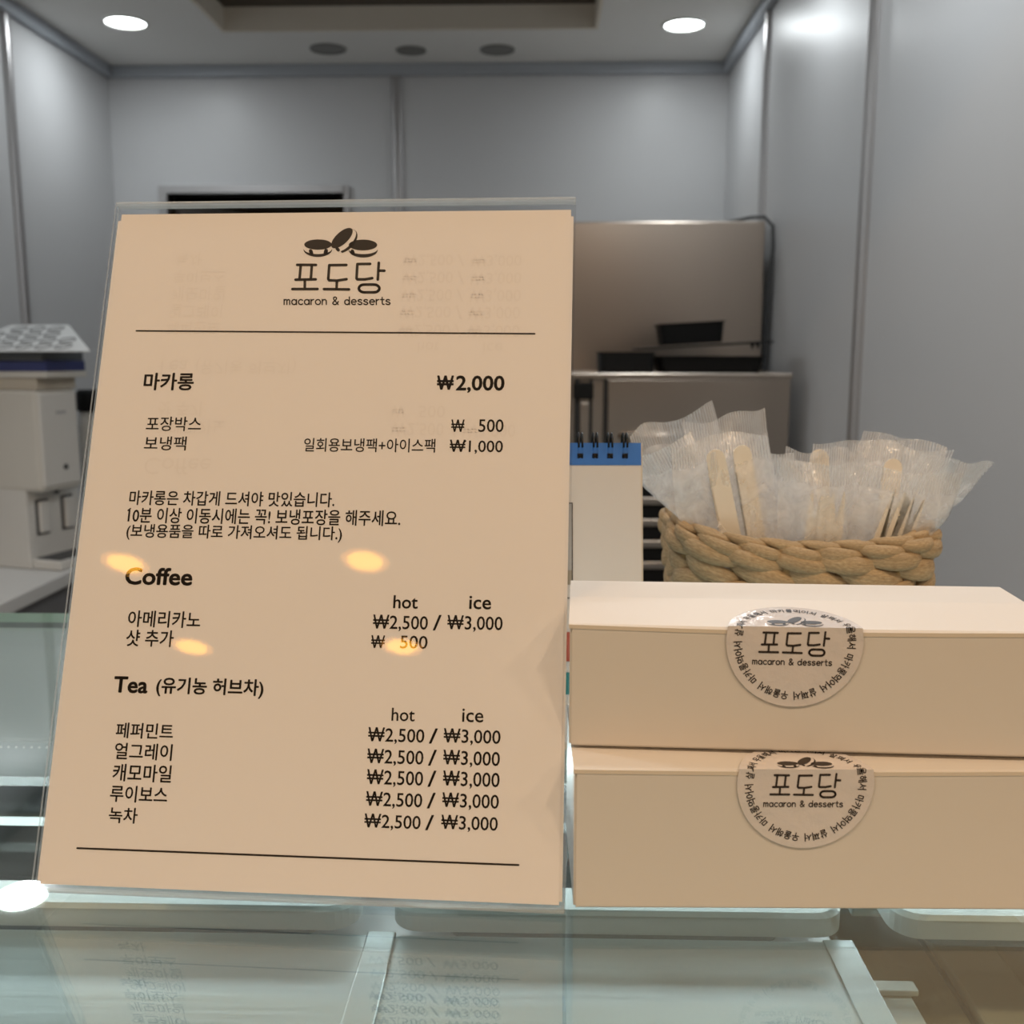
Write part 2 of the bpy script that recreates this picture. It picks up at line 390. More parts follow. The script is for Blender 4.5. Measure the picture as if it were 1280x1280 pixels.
def blacktray(name, label, x0, x1, y0, y1, z, h, flare, rim=.006, rot=(0, 0, 0), wall=.004):
    cx, cy = (x0 + x1) / 2, (y0 + y1) / 2; a, b = (x1 - x0) / 2, (y1 - y0) / 2
    bm = bmesh.new(); loops = []
    for sx, zz in ((1 - flare, 0), (1, h), (1 + rim / a, h), (1 + rim / a, h - .004), (1.001, h - .004)): pass
    prof = [(-flare, 0), (0, h - .002), (rim, h - .002), (rim, h), (-wall, h), (-flare - wall, wall)]
    for off, zz in prof:
        loops.append([bm.verts.new((x, y, zz)) for x, y in rrect(-a - off, a + off, -b - off, b + off, .018, 5)])
    for A, B in zip(loops, loops[1:]):
        n = len(A)
        for i in range(n): bm.faces.new((A[i], A[(i + 1) % n], B[(i + 1) % n], B[i]))
    bm.faces.new(loops[0][::-1]); bm.faces.new(loops[-1])
    bmesh.ops.recalc_face_normals(bm, faces=bm.faces)
    th = thing(name, label, 'container', (cx, cy, z), rot)
    o = obj('shell', bm, M['black'], th)
    return th
blacktray('black_tray', 'wide shallow black plastic tray on the steel unit, under the tilted sheet', .336, .634, 2.93, 3.15, t0, .046, .012)
blacktray('black_bin', 'low black plastic bin at the left end of the steel unit top', .170, .325, 2.93, 3.13, t0, .058, .002, rim=.003)
bm = bmesh.new(); box(bm, -.19, .19, -.10, .10, 0, .006, bev=.002)
for x in (.13, .145): prism(bm, [(x - .006, 0), (x + .006, 0), (x, -.016)], -.099, -.09)
lid = thing('black_cover_sheet', 'thin black plastic sheet lying tilted across the black trays', 'container', (.470, 3.045, t0 + .0735), (0, R(-3.2), 0))
obj('sheet', bm, M['black'], lid)
blacktray('black_tub', 'small square black plastic tub on top of the tilted sheet', .346, .528, 2.97, 3.12, t0 + .0815, .060, .006, rot=(0, R(-3.2), 0))

# left counter with water dispenser
t = thing('side_counter', 'white counter along the left wall under the water dispenser', 'counter', (XL, 0, 0))
obj('worktop', bx(.002, .37, 1.5, 4.3, .81, .85, bev=.004), M['counter'], t)
obj('cabinet', bx(.002, .33, 1.55, 4.28, .08, .808), M['grey'], t)
obj('plinth', bx(.002, .30, 1.58, 4.25, 0, .08), M['black'], t)
# the dispenser: front faces the room and turns a little towards the viewer
t = thing('water_dispenser', 'white water dispenser with two levers on the left counter', 'water dispenser', (-1.535, 2.985, .851), (0, 0, R(-17)))
obj('upper_body', bx(-.185, .062, .002, .175, .235, .539, bev=.014, seg=3), M['offwhite'], t)
obj('lower_body', bx(-.185, 0, .004, .225, 0, .245, bev=.004), M['white'], t)
obj('front_panel', bx(.055, .068, .012, .165, .25, .53, bev=.006), M['white'], t)
obj('drip_tray', bx(0.001, .105, .01, .22, .0, .03, bev=.005), M['white'], t)
obj('drip_grate', bx(.01, .098, .02, .21, .03, .034, bev=.001), M['smoke'], t)
for y in (.045, .150):
    lv = obj('lever', bx(0, .014, y, y + .036, .105, .20, bev=.004), M['white'], t)
    obj('lever_slot', bx(-.001, .003, y - .008, y + .044, .098, .207, bev=.002), M['smoke'], t)
obj('button', cyl(bmesh.new(), (.066, .10, .305), .009, .008, .006, 20, 'X'), M['smoke'], t)
for z in (.385, .405, .425): obj('indicator_light', bx(.066, .0695, .096, .101, z, z + .009), M['white'], t)
obj('badge', bx(.066, .0695, .075, .115, .465, .475), M['calgrey'], t)
obj('nozzle', cyl(bmesh.new(), (.035, .09, .222), .008, .010, .02, 20), M['smoke'], t)
# things piled on the dispenser
dz = 1.3905
rt = (0, 0, R(-17))
tag(obj('carton', bx(-.20, .045, 0, .16, 0, .034, bev=.002), M['beigebox']), 'flat beige carton lying directly on the white water dispenser', 'box').matrix_world = Matrix.Translation((-1.515, 2.99, dz)) @ Matrix.Rotation(R(-17), 4, 'Z')
tag(obj('cutting_mat', bx(-.20, .085, 0, .17, 0, .018, bev=.002), M['offwhite']), 'off-white board between the beige carton and the blue mat', 'board').matrix_world = Matrix.Translation((-1.515, 2.985, dz + .035)) @ Matrix.Rotation(R(-17), 4, 'Z')
tag(obj('blue_mat', bx(-.20, .085, 0, .17, 0, .030, bev=.002), M['bluemat']), 'dark blue mat in the pile on the water dispenser', 'mat').matrix_world = Matrix.Translation((-1.515, 2.985, dz + .0535)) @ Matrix.Rotation(R(-14), 4, 'Z')
tag(obj('baking_tray', bx(-.20, .075, 0, .17, 0, .026, bev=.003), M['pan']), 'grey baking tray directly under the circle-printed sheet', 'tray').matrix_world = Matrix.Translation((-1.515, 2.985, dz + .084)) @ Matrix.Rotation(R(-17), 4, 'Z')
t = thing('baking_sheet', 'white sheet printed with grey circles, tilted on top of the pile', 'sheet', (-1.515, 2.95, dz + .112), (R(16), 0, R(-12)))
bm = bmesh.new(); prism(bm, [(-.24, 0), (-.24, .30), (-.03, .30), (.25, .0)], 0, .002)
bmesh.ops.rotate(bm, verts=bm.verts, cent=(0, 0, 0), matrix=Matrix.Rotation(R(-90), 3, 'X'))
for v in bm.verts: v.co.y *= 1 if v.co.y >= 0 else -1
obj('paper', bm, M['counter'], t)
for r in range(4):
    for c in range(6):
        x = -.20 + c * .066 + (r % 2) * .033; y = .045 + r * .066
        if x > .20 - y * .85: continue
        bm = bmesh.new(); tube(bm, [(x + .024 * math.cos(a * math.pi / 12), y + .024 * math.sin(a * math.pi / 12), .0022) for a in range(24)], .0016, 5, True)
        obj('printed_circle', bm, M['grey'], t)
t = thing('jug', 'tall grey jug with a black lid beside the water dispenser', 'jug', (-1.488, 3.40, .851))
obj('body', lathe(bmesh.new(), [(.0001, 0), (.052, 0), (.056, .02), (.056, .40), (.048, .455), (.0001, .455)], 28), M['white'], t, True)
obj('lid', lathe(bmesh.new(), [(.0001, .455), (.055, .455), (.057, .462), (.057, .515), (.05, .525), (.0001, .525)], 28), M['black'], t, True)
t = thing('bottle', 'small bottle with a yellow cap in front of the grey jug', 'bottle', (-1.452, 3.255, .851))
obj('body', lathe(bmesh.new(), [(.0001, 0), (.022, 0), (.024, .01), (.024, .15), (.012, .18), (.012, .19), (.0001, .19)], 20), M['bluemat'], t, True)
obj('cap', lathe(bmesh.new(), [(.0001, .19), (.015, .19), (.016, .215), (.010, .222), (.0001, .222)], 20), M['yellow'], t, True)

# ------------------------------------------------------------------ display case
G = 1.284
case = thing('display_case', 'glass-topped display counter that carries the menu, boxes and basket', 'display case', (0, .3, 0))
def cpart(name, bm, m, par=None, smooth=False):
    for v in bm.verts: v.co.y -= .3
    return obj(name, bm, m, par or case, smooth)
bm = bx(-1.0, .74, .12, .823, G - .008, G)
for f in bm.faces:
    if abs(f.normal.z) < .5: f.material_index = 1
cpart('glass_top', bm, [M['glass'], M['glassedge']])
cpart('rear_rail', bx(-1.0, .74, .79, .815, G - .085, G - .0305, bev=.002), M['rail'])
cpart('rear_sill', bx(-1.0, .74, .574, .822, G - .030, G - .012, bev=.002), M['rail'])
cpart('rear_shelf', bx(-1.0, .74, .556, .785, 1.214, 1.220, bev=.001), M['shelf'])
led = cpart('light_strip', bx(-1.0, .74, .570, .5735, G - .040, G - .0125, bev=.0005), M['rail'])
bm = bmesh.new()
for i in range(100):
    x = -.42 + i * .0046
    box(bm, x, x + .0011, .5692, .5700, G - .0158, G - .0146)
cpart('light_dot', bm, M['led'], led)['kind'] = 'stuff'
l = bpy.data.lights.new('strip_light', 'AREA'); l.shape = 'RECTANGLE'; l.size = 1.7; l.size_y = .006; l.energy = 2.5; l.color = (.86, .97, 1.0)
o = bpy.data.objects.new('strip_light', l); COL.objects.link(o); o.location = (-.13, .5685, G - .020)
o.rotation_euler = Vector((0, -.995, -.10)).to_track_quat('-Z', 'Y').to_euler()
cpart('deck_plate', bx(-1.0, .150, .10, .4555, 1.216, 1.222, bev=.001), M['steel2'])
cpart('tray_shelf', bx(-1.0, .150, .44, .60, 1.196, 1.2035, bev=.001), M['rail'])
cpart('tray_ledge', bx(.171, .72, .522, .60, 1.196, 1.2035, bev=.001), M['mint'])
cpart('deck_divider', bx(-.082, -.068, .10, .455, 1.2221, 1.2242, bev=.0009, seg=3), M['steel2'])
cpart('deck_edge', bx(.136, .150, .10, .455, 1.2221, 1.2230, bev=.0003), M['steel2'])
cpart('side_channel', bx(.1505, .1705, .10, .439, 1.196, 1.210, bev=.001), M['tray'])
cpart('channel_block', bx(.1507, .1735, .4305, .4385, 1.2102, 1.2135, bev=.001), M['tray'])
cpart('channel_wall', bx(.1715, .1735, .10, .439, 1.170, 1.197), M['smoke'])
cpart('case_floor', bx(-1.0, .74, .12, .78, .90, .92), M['pan'])
cpart('case_front', bx(-1.0, .74, .10, .118, .0, 1.19), M['counter'])
cpart('case_rear', bx(-1.0, .74, .79, .815, .0, 1.20), M['counter'])
cpart('case_end', bx(.722, .74, .12, .788, .0, 1.2), M['counter'])
cpart('wood_deck', bx(.174, .72, .12, .70, 1.150, 1.158), M['brown'])
cpart('wood_board', bx(.2265, .262, .12, .565, 1.1582, 1.164, bev=.002), M['brown2'])
cpart('wood_strip', bx(.275, .30, .12, .62, 1.1582, 1.166, bev=.002), M['brown2'])
cpart('handle_slot', prism(bmesh.new(), rrect(-.012, .012, -.005, .005, .0045, 4), 0, .0004), M['smoke'])
h = case.children[-1]; h.location = (.2105, .555, 1.1586); h.rotation_euler = (R(-90), 0, 0)
for v in h.data.vertices: v.co.y += .3
h.location.y -= .3
cpart('board_groove', bx(.2235, .2262, .12, .57, 1.1582, 1.1590), M['smoke'])
def serving_tray(x0, x1, label):
    y0, y1 = .4575, .552; cx = (x0 + x1) / 2
    bm = bmesh.new(); ox, oy = cx, y0
    prof = [(0, -.0035, .014), (0, .006, .014), (.002, .008, .014), (.022, .008, .012), (.025, -.022, .01)]
    loops = []
    for ins, z, r in prof:
        loops.append([bm.verts.new((x - cx, y - y0, z)) for x, y in rrect(x0 + ins, x1 - ins, y0 + ins, y1 - ins * .55, r, 6)])
    for A, B in zip(loops, loops[1:]):
        n = len(A)
        for i in range(n):
            f = bm.faces.new((A[i], A[(i + 1) % n], B[(i + 1) % n], B[i]))
            if B is loops[-1]: f.material_index = 1
    f = bm.faces.new(loops[-1]); f.material_index = 1
    bmesh.ops.recalc_face_normals(bm, faces=bm.faces)
    t = thing('serving_tray', label, 'tray', (cx, y0, 1.226))
    a = obj('rim', bm, [M['tray'], M['pan']], t)
    return t
serving_tray(-.55, -.088, 'white rimmed tray with a dark bottom under the glass behind the menu, left end')
serving_tray(-.071, .148, 'white rimmed tray under the glass below the macaron boxes')
serving_tray(.171, .42, 'white rimmed tray under the glass at the far right, past the channel')

# ------------------------------------------------------------------ lettering
_cache = {}
def text_mesh(txt, bold):
    k = (txt, bold)
    if k in _cache: return _cache[k]
    c = bpy.data.curves.new('lettering', 'FONT'); c.body = txt; c.size = 1; c.resolution_u = 3
    c.fill_mode = 'FRONT'
    o = bpy.data.objects.new('lettering', c); COL.objects.link(o)
    dg = bpy.context.evaluated_depsgraph_get()
    me = bpy.data.meshes.new_from_object(o.evaluated_get(dg))
    vs = [tuple(v.co[:2]) for v in me.vertices]; fs = [tuple(p.vertices) for p in me.polygons]
    bpy.data.objects.remove(o); bpy.data.curves.remove(c); bpy.data.meshes.remove(me)
    # heavier weights: the outline repeated a hair's breadth around itself
    d = (.008, .014, .024, .028, 0)[bold]; V, F = [], []
    for q in range(6 if d else 1):
        n = len(V); a = q * math.pi / 3
        V += [(x + d * math.cos(a), y + d * math.sin(a)) for x, y in vs]; F += [tuple(i + n for i in f) for f in fs]
    _cache[k] = (V, F); return V, F
def text_fit(txt, bold, cx, cy, w, h, flip=False):
    """2D geometry of txt fitted to a box centred on (cx, cy)"""
    vs, fs = text_mesh(txt, bold)
    x0 = min(v[0] for v in vs); x1 = max(v[0] for v in vs); y0 = min(v[1] for v in vs); y1 = max(v[1] for v in vs)
    out = [((v[0] - (x0 + x1) / 2) / (x1 - x0) * w + cx, ((v[1] - (y0 + y1) / 2) / (y1 - y0) * h) * (-1 if flip else 1) + cy) for v in vs]
    return out, fs
def stroke(pts, w):
    """2D stroke with round caps and joints"""
    V, F = [], []
    r = w / 2
    for a, b in zip(pts, pts[1:]):
        d = Vector((b[0] - a[0], b[1] - a[1]))
        if d.length < 1e-9: continue
        n = Vector((-d.y, d.x)).normalized() * r; i = len(V)
        V += [(a[0] + n.x, a[1] + n.y), (a[0] - n.x, a[1] - n.y), (b[0] - n.x, b[1] - n.y), (b[0] + n.x, b[1] + n.y)]
        F.append((i, i + 1, i + 2, i + 3))
    for p in pts:
        i = len(V); V += [(p[0] + r * math.cos(k * math.pi / 5), p[1] + r * math.sin(k * math.pi / 5)) for k in range(10)]
        F.append(tuple(range(i, i + 10)))
    return V, F
def arc(cx, cy, rx, ry, a0, a1, n=14, rot=0):
    o = []
    for i in range(n + 1):
        a = R(a0 + (a1 - a0) * i / n); x = rx * math.cos(a); y = ry * math.sin(a)
        o.append((cx + x * math.cos(R(rot)) - y * math.sin(R(rot)), cy + x * math.sin(R(rot)) + y * math.cos(R(rot))))
    return o
def merge(parts):
    V, F = [], []
    for v, f in parts:
        i = len(V); V += v; F += [tuple(k + i for k in q) for q in f]
    return V, F
def poly(pts): return list(pts), [tuple(range(len(pts)))]
def band(A, B):
    V = list(A) + list(B); n = len(A)
    return V, [(i, i + 1, n + i + 1, n + i) for i in range(n - 1)]
def logo_marks():
    """three macarons; units: drawing units, y down, centre (640, 540)"""
    P = []
    P.append(poly(arc(445, 266, 128, 49, 0, 360, 32)))
    P.append(poly(arc(862, 272, 132, 51, 0, 360, 32)))
    P.append(poly(arc(668, 206, 128, 56, 0, 360, 32, -43)))
    P.append(band(arc(443, 312, 133, 71, 2, 178, 24), arc(443, 306, 131, 50, 2, 178, 24)))       # lower shells
    P.append(band(arc(864, 318, 134, 72, 2, 178, 24), arc(864, 312, 132, 46, 2, 178, 24)))
    P.append(band(arc(694, 236, 142, 84, -32, 132, 24, -43), arc(690, 232, 139, 64, -32, 132, 24, -43)))
    P.append(stroke([(376, 326), (384, 350)], 34)); P.append(stroke([(520, 324), (514, 350)], 36))
    P.append(stroke([(762, 330), (770, 352)], 34)); P.append(stroke([(622, 306), (634, 318)], 30))
    return merge(P)
def logo_hangul():
    w = 25; P = []
    for s in ([(250, 457), (425, 458)], [(284, 457), (272, 592)], [(387, 458), (377, 592)], [(235, 596), (422, 593)], [(322, 596), (320, 682)], [(206, 683), (438, 683)],
              [(706, 459), (548, 461), (538, 590), (546, 602), (620, 605), (706, 592)], [(618, 606), (613, 684)], [(497, 684), (728, 687)],
              [(925, 450), (808, 451), (798, 585), (806, 594), (875, 594), (942, 583)], [(1005, 440), (993, 596)], [(1003, 513), (1055, 514)]):
        P.append(stroke(s, w))
    P.append(stroke(arc(868, 678, 50, 36, 90, 270, 10) + arc(956, 678, 50, 36, -90, 90, 10) + [(868, 714)], w))
    return merge(P)
def logo_latin():
    """rounded monoline letters; every glyph drawn in x-height units, y up"""
    G_ = {
        'm': ([[(0, 0), (0, 1)], [(0, .7), (.15, .95), (.35, .98), (.48, .8), (.48, 0)], [(.48, .7), (.62, .95), (.82, .98), (.96, .8), (.96, 0)]], 1.0),
        'a': ([arc(.42, .48, .4, .5, 0, 360, 18), [(.84, .95), (.84, .0)]], .86),
        'c': ([arc(.44, .48, .42, .5, 45, 315, 16)], .74),
        'r': ([[(0, 0), (0, 1)], [(0, .6), (.2, .92), (.45, .98)]], .45),
        'o': ([arc(.44, .48, .43, .5, 0, 360, 18)], .88),
        'n': ([[(0, 0), (0, 1)], [(0, .65), (.2, .95), (.5, .98), (.7, .75), (.7, 0)]], .72),
        'd': ([arc(.42, .46, .4, .48, 0, 360, 18), [(.84, 1.5), (.84, 0)]], .86),
        'e': ([[(.06, .5), (.82, .5)] + arc(.44, .48, .41, .5, 8, 310, 16)], .84),
        's': ([arc(.36, .73, .32, .25, 30, 200, 9) + [(.36, .5)] + arc(.34, .24, .34, .25, 70, -160, 10)], .70),
        't': ([[(.28, 1.42), (.28, .25), (.36, .04), (.58, .02)], [(0, .98), (.58, .98)]], .6),
        '&': ([[(.98, 0), (.22, 1.02)] + arc(.44, 1.22, .26, .27, 210, -30, 10) + [(.40, .72), (.12, .45)] + arc(.40, .27, .34, .29, 150, 300, 8) + [(.85, .3), (1.0, .6)]], 1.02),
        ' ': ([], .45)}
    P = []; x = 0; items = []
    for ch in 'macaron & desserts':
        st, adv = G_[ch]; items.append((x, st)); x += adv + .30
    tot = x - .30; sx = (1100 - 130) / tot
    for x0, st in items:
        for s in st: P.append(stroke([(130 + (x0 + p[0]) * sx, 826 - p[1] * 46) for p in s], 11.5))
    return merge(P)
def flat(name, VF, m, parent, place):
    bm = bmesh.new(); V, F = VF
    vs = [bm.verts.new((v[0], v[1], 0)) for v in V]
    for f in F:
        try: bm.faces.new([vs[i] for i in f])
        except ValueError: pass
    place(bm)
    return obj(name, bm, m, parent)

# ------------------------------------------------------------------ menu holder and menu sheet
MO = (-.09654, .3762, 1.2871); MR = (-.37554, 0, -.05026)
W2 = .105; L = .297
t = thing('menu_holder', 'clear acrylic slanted stand holding the printed price menu', 'menu holder', MO, MR)
def plate(x0, x1, y0, y1, z0, z1):
    bm = bx(x0, x1, y0, y1, z0, z1)
    for f in bm.faces: f.material_index = 0 if abs(f.normal.y) > .5 else 1
    return bm
obj('front_panel', plate(-W2 - .0028, W2 + .0022, -.0022, -.0008, -.0012, L + .0040), [M['acryl'], M['acryledge']], t)
obj('back_panel', plate(-W2 - .0028, W2 + .0022, .0008, .0022, -.0012, L + .0040), [M['acryl'], M['acryledge']], t)
obj('top_fold', bx(-W2 - .0028, W2 + .0022, -.0024, .0026, L + .0041, L + .0056, bev=.0007), M['acryledge'], t)
ft = bx(-W2 - .0028, W2 + .0022, -.0022, .115, -.0013, .0, bev=.0004)
bmesh.ops.rotate(ft, verts=ft.verts, cent=(0, 0, 0), matrix=Matrix.Rotation(.37554, 3, 'X'))
bmesh.ops.translate(ft, verts=ft.verts, vec=(0, 0, -.0012))
obj('foot', ft, M['acryledge'], t)
sh = thing('menu_sheet', 'white price menu headed with a macaron logo, in the clear acrylic stand', 'menu', MO, MR)
bm = bx(-W2, W2, -.0004, -.0001, 0, L); obj('paper', bm, M['paper'], sh)
# second sheet behind the first, its corners showing at the top
bm = bx(-W2 - .0016, W2 + .0012, .0001, .0004, .0012, L - .0030)
obj('backing_sheet', bm, M['paper'], sh)
def onpage(dy):
    def place(bm):
        for v in bm.verts: v.co = Vector((v.co.x / 1000 - W2, dy, v.co.y / 1000 + .0009))
        for f in list(bm.faces):
            f.normal_update()
            if f.normal.y > 0: f.normal_flip()
    return place
ROWS = [('마카롱',31.3,213.7,23.1,8.3,2),('₩',156.2,213.5,7.5,6.6,2),('2,000',171.6,212.8,21.4,8.0,2),('포장박스',35.6,193.9,25.1,6.7,0),('보냉팩',32.7,184.9,19.1,6.4,0),('₩',162.5,193.8,5.8,5.6,0),('500',177.0,193.9,10.9,5.8,0),
('일회용보냉팩+아이스팩',124.1,184.7,57.9,6.2,0),('₩1,000',170.9,184.3,23.1,6.3,0),('마카롱은 차갑게 드셔야 맛있습니다.',64.8,160.1,91.3,6.6,1),('10분 이상 이동시에는 꼭! 보냉포장을 해주세요.',79.5,152.3,120.1,6.9,1),('(보냉용품을 따로 가져오셔도 됩니다.)',67.1,144.9,95.1,7.1,1),
('Coffee',36.1,125.5,29.8,7.6,3),('hot',143.6,116.5,10.4,5.6,1),('ice',175.0,116.8,9.2,5.6,1),('아메리카노',40.4,107.2,31.7,7.1,1),('샷 추가',35.0,99.0,20.7,7.1,1),('₩2,500',141.8,107.6,23.2,6.8,0),('/',157.3,108.1,3.4,6.5,0),('₩3,000',173.1,108.0,23.1,6.8,0),('₩',132.8,99.7,5.8,5.3,0),('500',147.9,99.8,11.5,5.4,0),
('Tea',28.9,79.4,14.9,6.9,3),('(유기농 허브차)',62.9,79.0,45.9,8.0,2),('hot',145.0,70.2,9.6,5.3,0),('ice',173.6,70.6,8.7,5.4,0),('페퍼민트',36.9,60.7,24.5,6.4,1),('얼그레이',37.3,52.3,24.5,6.7,1),('캐모마일',37.7,43.7,24.9,7.0,1),('루이보스',37.2,35.3,24.2,6.6,1),('녹차',31.6,26.8,12.1,6.2,1),
('₩2,500',142.5,61.6,23.2,6.5,0),('/',157.8,62.0,3.5,6.1,0),('₩3,000',173.6,62.0,23.2,6.5,0),('₩2,500',142.6,53.0,23.1,6.6,0),('/',157.8,53.4,3.4,6.3,0),('₩3,000',173.7,53.4,23.0,6.7,0),('₩2,500',142.9,44.8,23.0,6.7,0),('/',158.0,45.2,3.4,6.4,0),('₩3,000',173.9,45.2,22.9,6.8,0),
('₩2,500',143.0,36.3,22.9,6.5,0),('/',158.1,36.7,3.4,6.2,0),('₩3,000',173.9,36.8,22.8,6.5,0),('₩2,500',142.8,27.8,22.8,6.2,0),('/',157.8,28.2,3.4,5.9,0),('₩3,000',173.8,28.3,22.7,6.3,0)]
for tx, cx, cy, ww, hh, b in ROWS:
    flat('printed_text', text_fit(tx, b, cx, cy, ww, hh), M['ink'], sh, onpage(-.00048))
for x, y in ((20.15, 155.2), (166.2, 186.9)):
    flat('printed_text', stroke([(x, y), (x - .95, y - .85)], .62), M['ink'], sh, onpage(-.00048))
# the reverse side shows faintly through the paper, upside down
for tx, cx, cy, ww, hh, b in ROWS:
    if cy > 118 and tx != 'Coffee': continue
    flat('show_through_print', text_fit(tx, 4, cx + 3, 300 - cy, ww, hh, True), M['ghost'], sh, onpage(-.00044))
for x0, y0, x1, y1 in ((13.6, 238.0, 194.9, 236.3), (13.8, 13.4, 193.8, 13.4)):
    flat('rule', stroke([(x0, y0), (x1, y1)], .75), M['ink'], sh, onpage(-.00048))
def lg(v): return (71.33 + .0500 * v[0] + .0040 * v[1], 294.07 - .0002 * v[0] - .0526 * v[1])
for nm, fn in (('logo_macarons', logo_marks), ('logo_lettering', logo_hangul), ('logo_tagline', logo_latin)):
    V, F = fn(); flat(nm, ([lg(v) for v in V], F), M['ink'], sh, onpage(-.00048))

# ------------------------------------------------------------------ macaron boxes
def macaron_box(label, loc, rz, ln, h, dp, rise, fold, sx, rseed, lidsag):
    t = thing('macaron_box', label, 'box', loc, (0, 0, rz), 'white macaron boxes in a stack')
    prof = [(0, h), (.030, h + rise), (dp, h + rise + .0005)]
    def lidz(y): return h + rise * min(1, max(0, y) / .030)
    bm = bmesh.new()
    a = [(0, 0), (0, h - .0006), (.030, h + rise - .0006), (dp, h + rise - .0002), (dp, 0)]
    A = [bm.verts.new((0, y, z)) for y, z in a]; B = [bm.verts.new((ln, y, z)) for y, z in a]
    bm.faces.new(A); bm.faces.new(B[::-1])
    for i in range(5): bm.faces.new((A[i], B[i], B[(i + 1) % 5], A[(i + 1) % 5]))
    bmesh.ops.recalc_face_normals(bm, faces=bm.faces)
    bmesh.ops.bevel(bm, geom=[e for e in bm.edges], offset=.0009, segments=2, affect='EDGES')
    obj('body', bm, M['card'], t)
    # lid: thin folded card over the top, its front edge bowed a little
    n = 24; bm = bmesh.new(); rows = []
    for i in range(n + 1):
        x = -.0004 + (ln + .0008) * i / n; s = lidsag * math.sin(math.pi * i / n)
        rows.append([bm.verts.new(p) for p in ((x, -.0002, h - .0014 - s), (x, -.0002, h + .0002 - s), (x, .0008, h + .0006 - s * .5), (x, .030, h + rise + .0002), (x, dp + .0004, h + rise + .0007), (x, dp + .0004, h - .0), (x, dp - .0001, h - .0), (x, dp - .0001, h + rise - .0001), (x, .030, h + rise - .0005), (x, .0004, h - .0004 - s), (x, .0001, h - .0014 - s))])
    for P, Q in zip(rows, rows[1:]):
        for k in range(len(P)):
            j = (k + 1) % len(P); f = bm.faces.new((P[k], P[j], Q[j], Q[k]))
            if k in (0, len(P) - 1): f.material_index = 1
    bm.faces.new(rows[0]); bm.faces.new(rows[-1][::-1])
    bmesh.ops.recalc_face_normals(bm, faces=bm.faces)
    obj('lid', bm, [M['card'], M['cardedge']], t)
    # the round seal folds over the lid's front edge
    def wrap(eps):
        sl = math.hypot(.030, rise)
        def place(bm):
            bmesh.ops.bisect_plane(bm, geom=bm.verts[:] + bm.edges[:] + bm.faces[:], plane_co=(0, fold, 0), plane_no=(0, 1, 0), dist=1e-7)
            bmesh.ops.bisect_plane(bm, geom=bm.verts[:] + bm.edges[:] + bm.faces[:], plane_co=(0, fold - .0012, 0), plane_no=(0, 1, 0), dist=1e-7)
            for v in bm.verts:
                u, q = v.co.x, v.co.y - fold
                if q <= 0: v.co = Vector((sx + u, -.0007 - eps, h + q + .0002))
                else: v.co = Vector((sx + u, -.0007 - eps + q * .030 / sl, h + .0009 + eps + q * rise / sl))
            bmesh.ops.recalc_face_normals(bm, faces=bm.faces)
            for f in bm.faces:
                f.normal_update()
                if f.normal.y > 0.2 or (abs(f.normal.y) <= .2 and f.normal.z < 0): f.normal_flip()
        return place
    V = [(0, 0)]; F = []; rad = .0262; nr, na = 10, 64
    for i in range(1, nr + 1):
        for k in range(na):
            a = 2 * math.pi * k / na; V.append((rad * i / nr * math.cos(a), rad * i / nr * math.sin(a)))
    for k in range(na):
        F.append((0, 1 + k, 1 + (k + 1) % na))
        for i in range(nr - 1):
            p = 1 + i * na; F.append((p + k, p + na + k, p + na + (k + 1) % na, p + (k + 1) % na))
    st = flat('seal_sticker', (V, F), M['sticker'], t, wrap(.0))
    for p in st.data.polygons: p.use_smooth = False
    for nm, fn in (('logo_macarons', logo_marks), ('logo_lettering', logo_hangul), ('logo_tagline', logo_latin)):
        V, F = fn(); V = [((v[0] - 635) * .0000312, (560 - v[1]) * .0000345) for v in V]
        flat(nm, (V, F), M['ink2'], st, wrap(.00014))
    P = []
    phrase = '우울해서 마카롱먹어서 살쪄서 '; adv = [.6 if ch == ' ' else 1 for ch in phrase]; tot = sum(adv)
    for rep in range(3):
        for i, ch in enumerate(phrase):
            if ch == ' ': continue
            ang = R(26 - rep * 120 - (sum(adv[:i]) + .5) * 120 / tot)
            vs, fs = text_fit(ch, 1, 0, 0, .0027, .0034)
            c, s_ = math.cos(ang - math.pi / 2), math.sin(ang - math.pi / 2); rr = .0217
            P.append(([(x * c - y * s_ + rr * math.cos(ang), x * s_ + y * c + rr * math.sin(ang)) for x, y in vs], fs))
    flat('ring_text', merge(P), M['ink2'], st, wrap(.00014))
    return t
macaron_box('lower white macaron box of the two, standing on the glass counter', (.0140, .3738, G + .0002), R(1.0), .186, .0572, .066, .0018, .0052, .0885, 1, .0006)
macaron_box('upper white macaron box stacked on the other, its seal catching the light', (.0122, .3915, G + .0600), R(-2.4), .186, .0500, .058, .0040, .0052, .0870, 2, .0012)

# ------------------------------------------------------------------ desk calendar
CA = R(-13)
t = thing('desk_calendar', 'spiral desk calendar with a blue header standing behind the boxes', 'calendar', (.057, .535, G + .001), (0, 0, R(1)))
def lean(bm, y0=0.0, a=CA):
    bmesh.ops.rotate(bm, verts=bm.verts, cent=(0, 0, 0), matrix=Matrix.Rotation(a, 3, 'X'))
    bmesh.ops.translate(bm, verts=bm.verts, vec=(0, y0, 0)); return bm
CW, CHh = .17, .169
obj('page', lean(bx(-CW, 0, -.0008, 0, .004, CHh)), M['calpage'], t)
obj('header_band', lean(bx(-CW, .0002, -.0012, -.0009, CHh - .0125, CHh)), M['blue'], t)
pp = obj('printed_picture', lean(bx(-CW + .01, -.0385, -.0011, -.0009, .098, .135)), M['calgrey'], t)
bm = bx(-CW + .01, -.0385, -.0011, -.0009, .090, .098); obj('printed_strip', lean(bm), M['calbeige'], t)
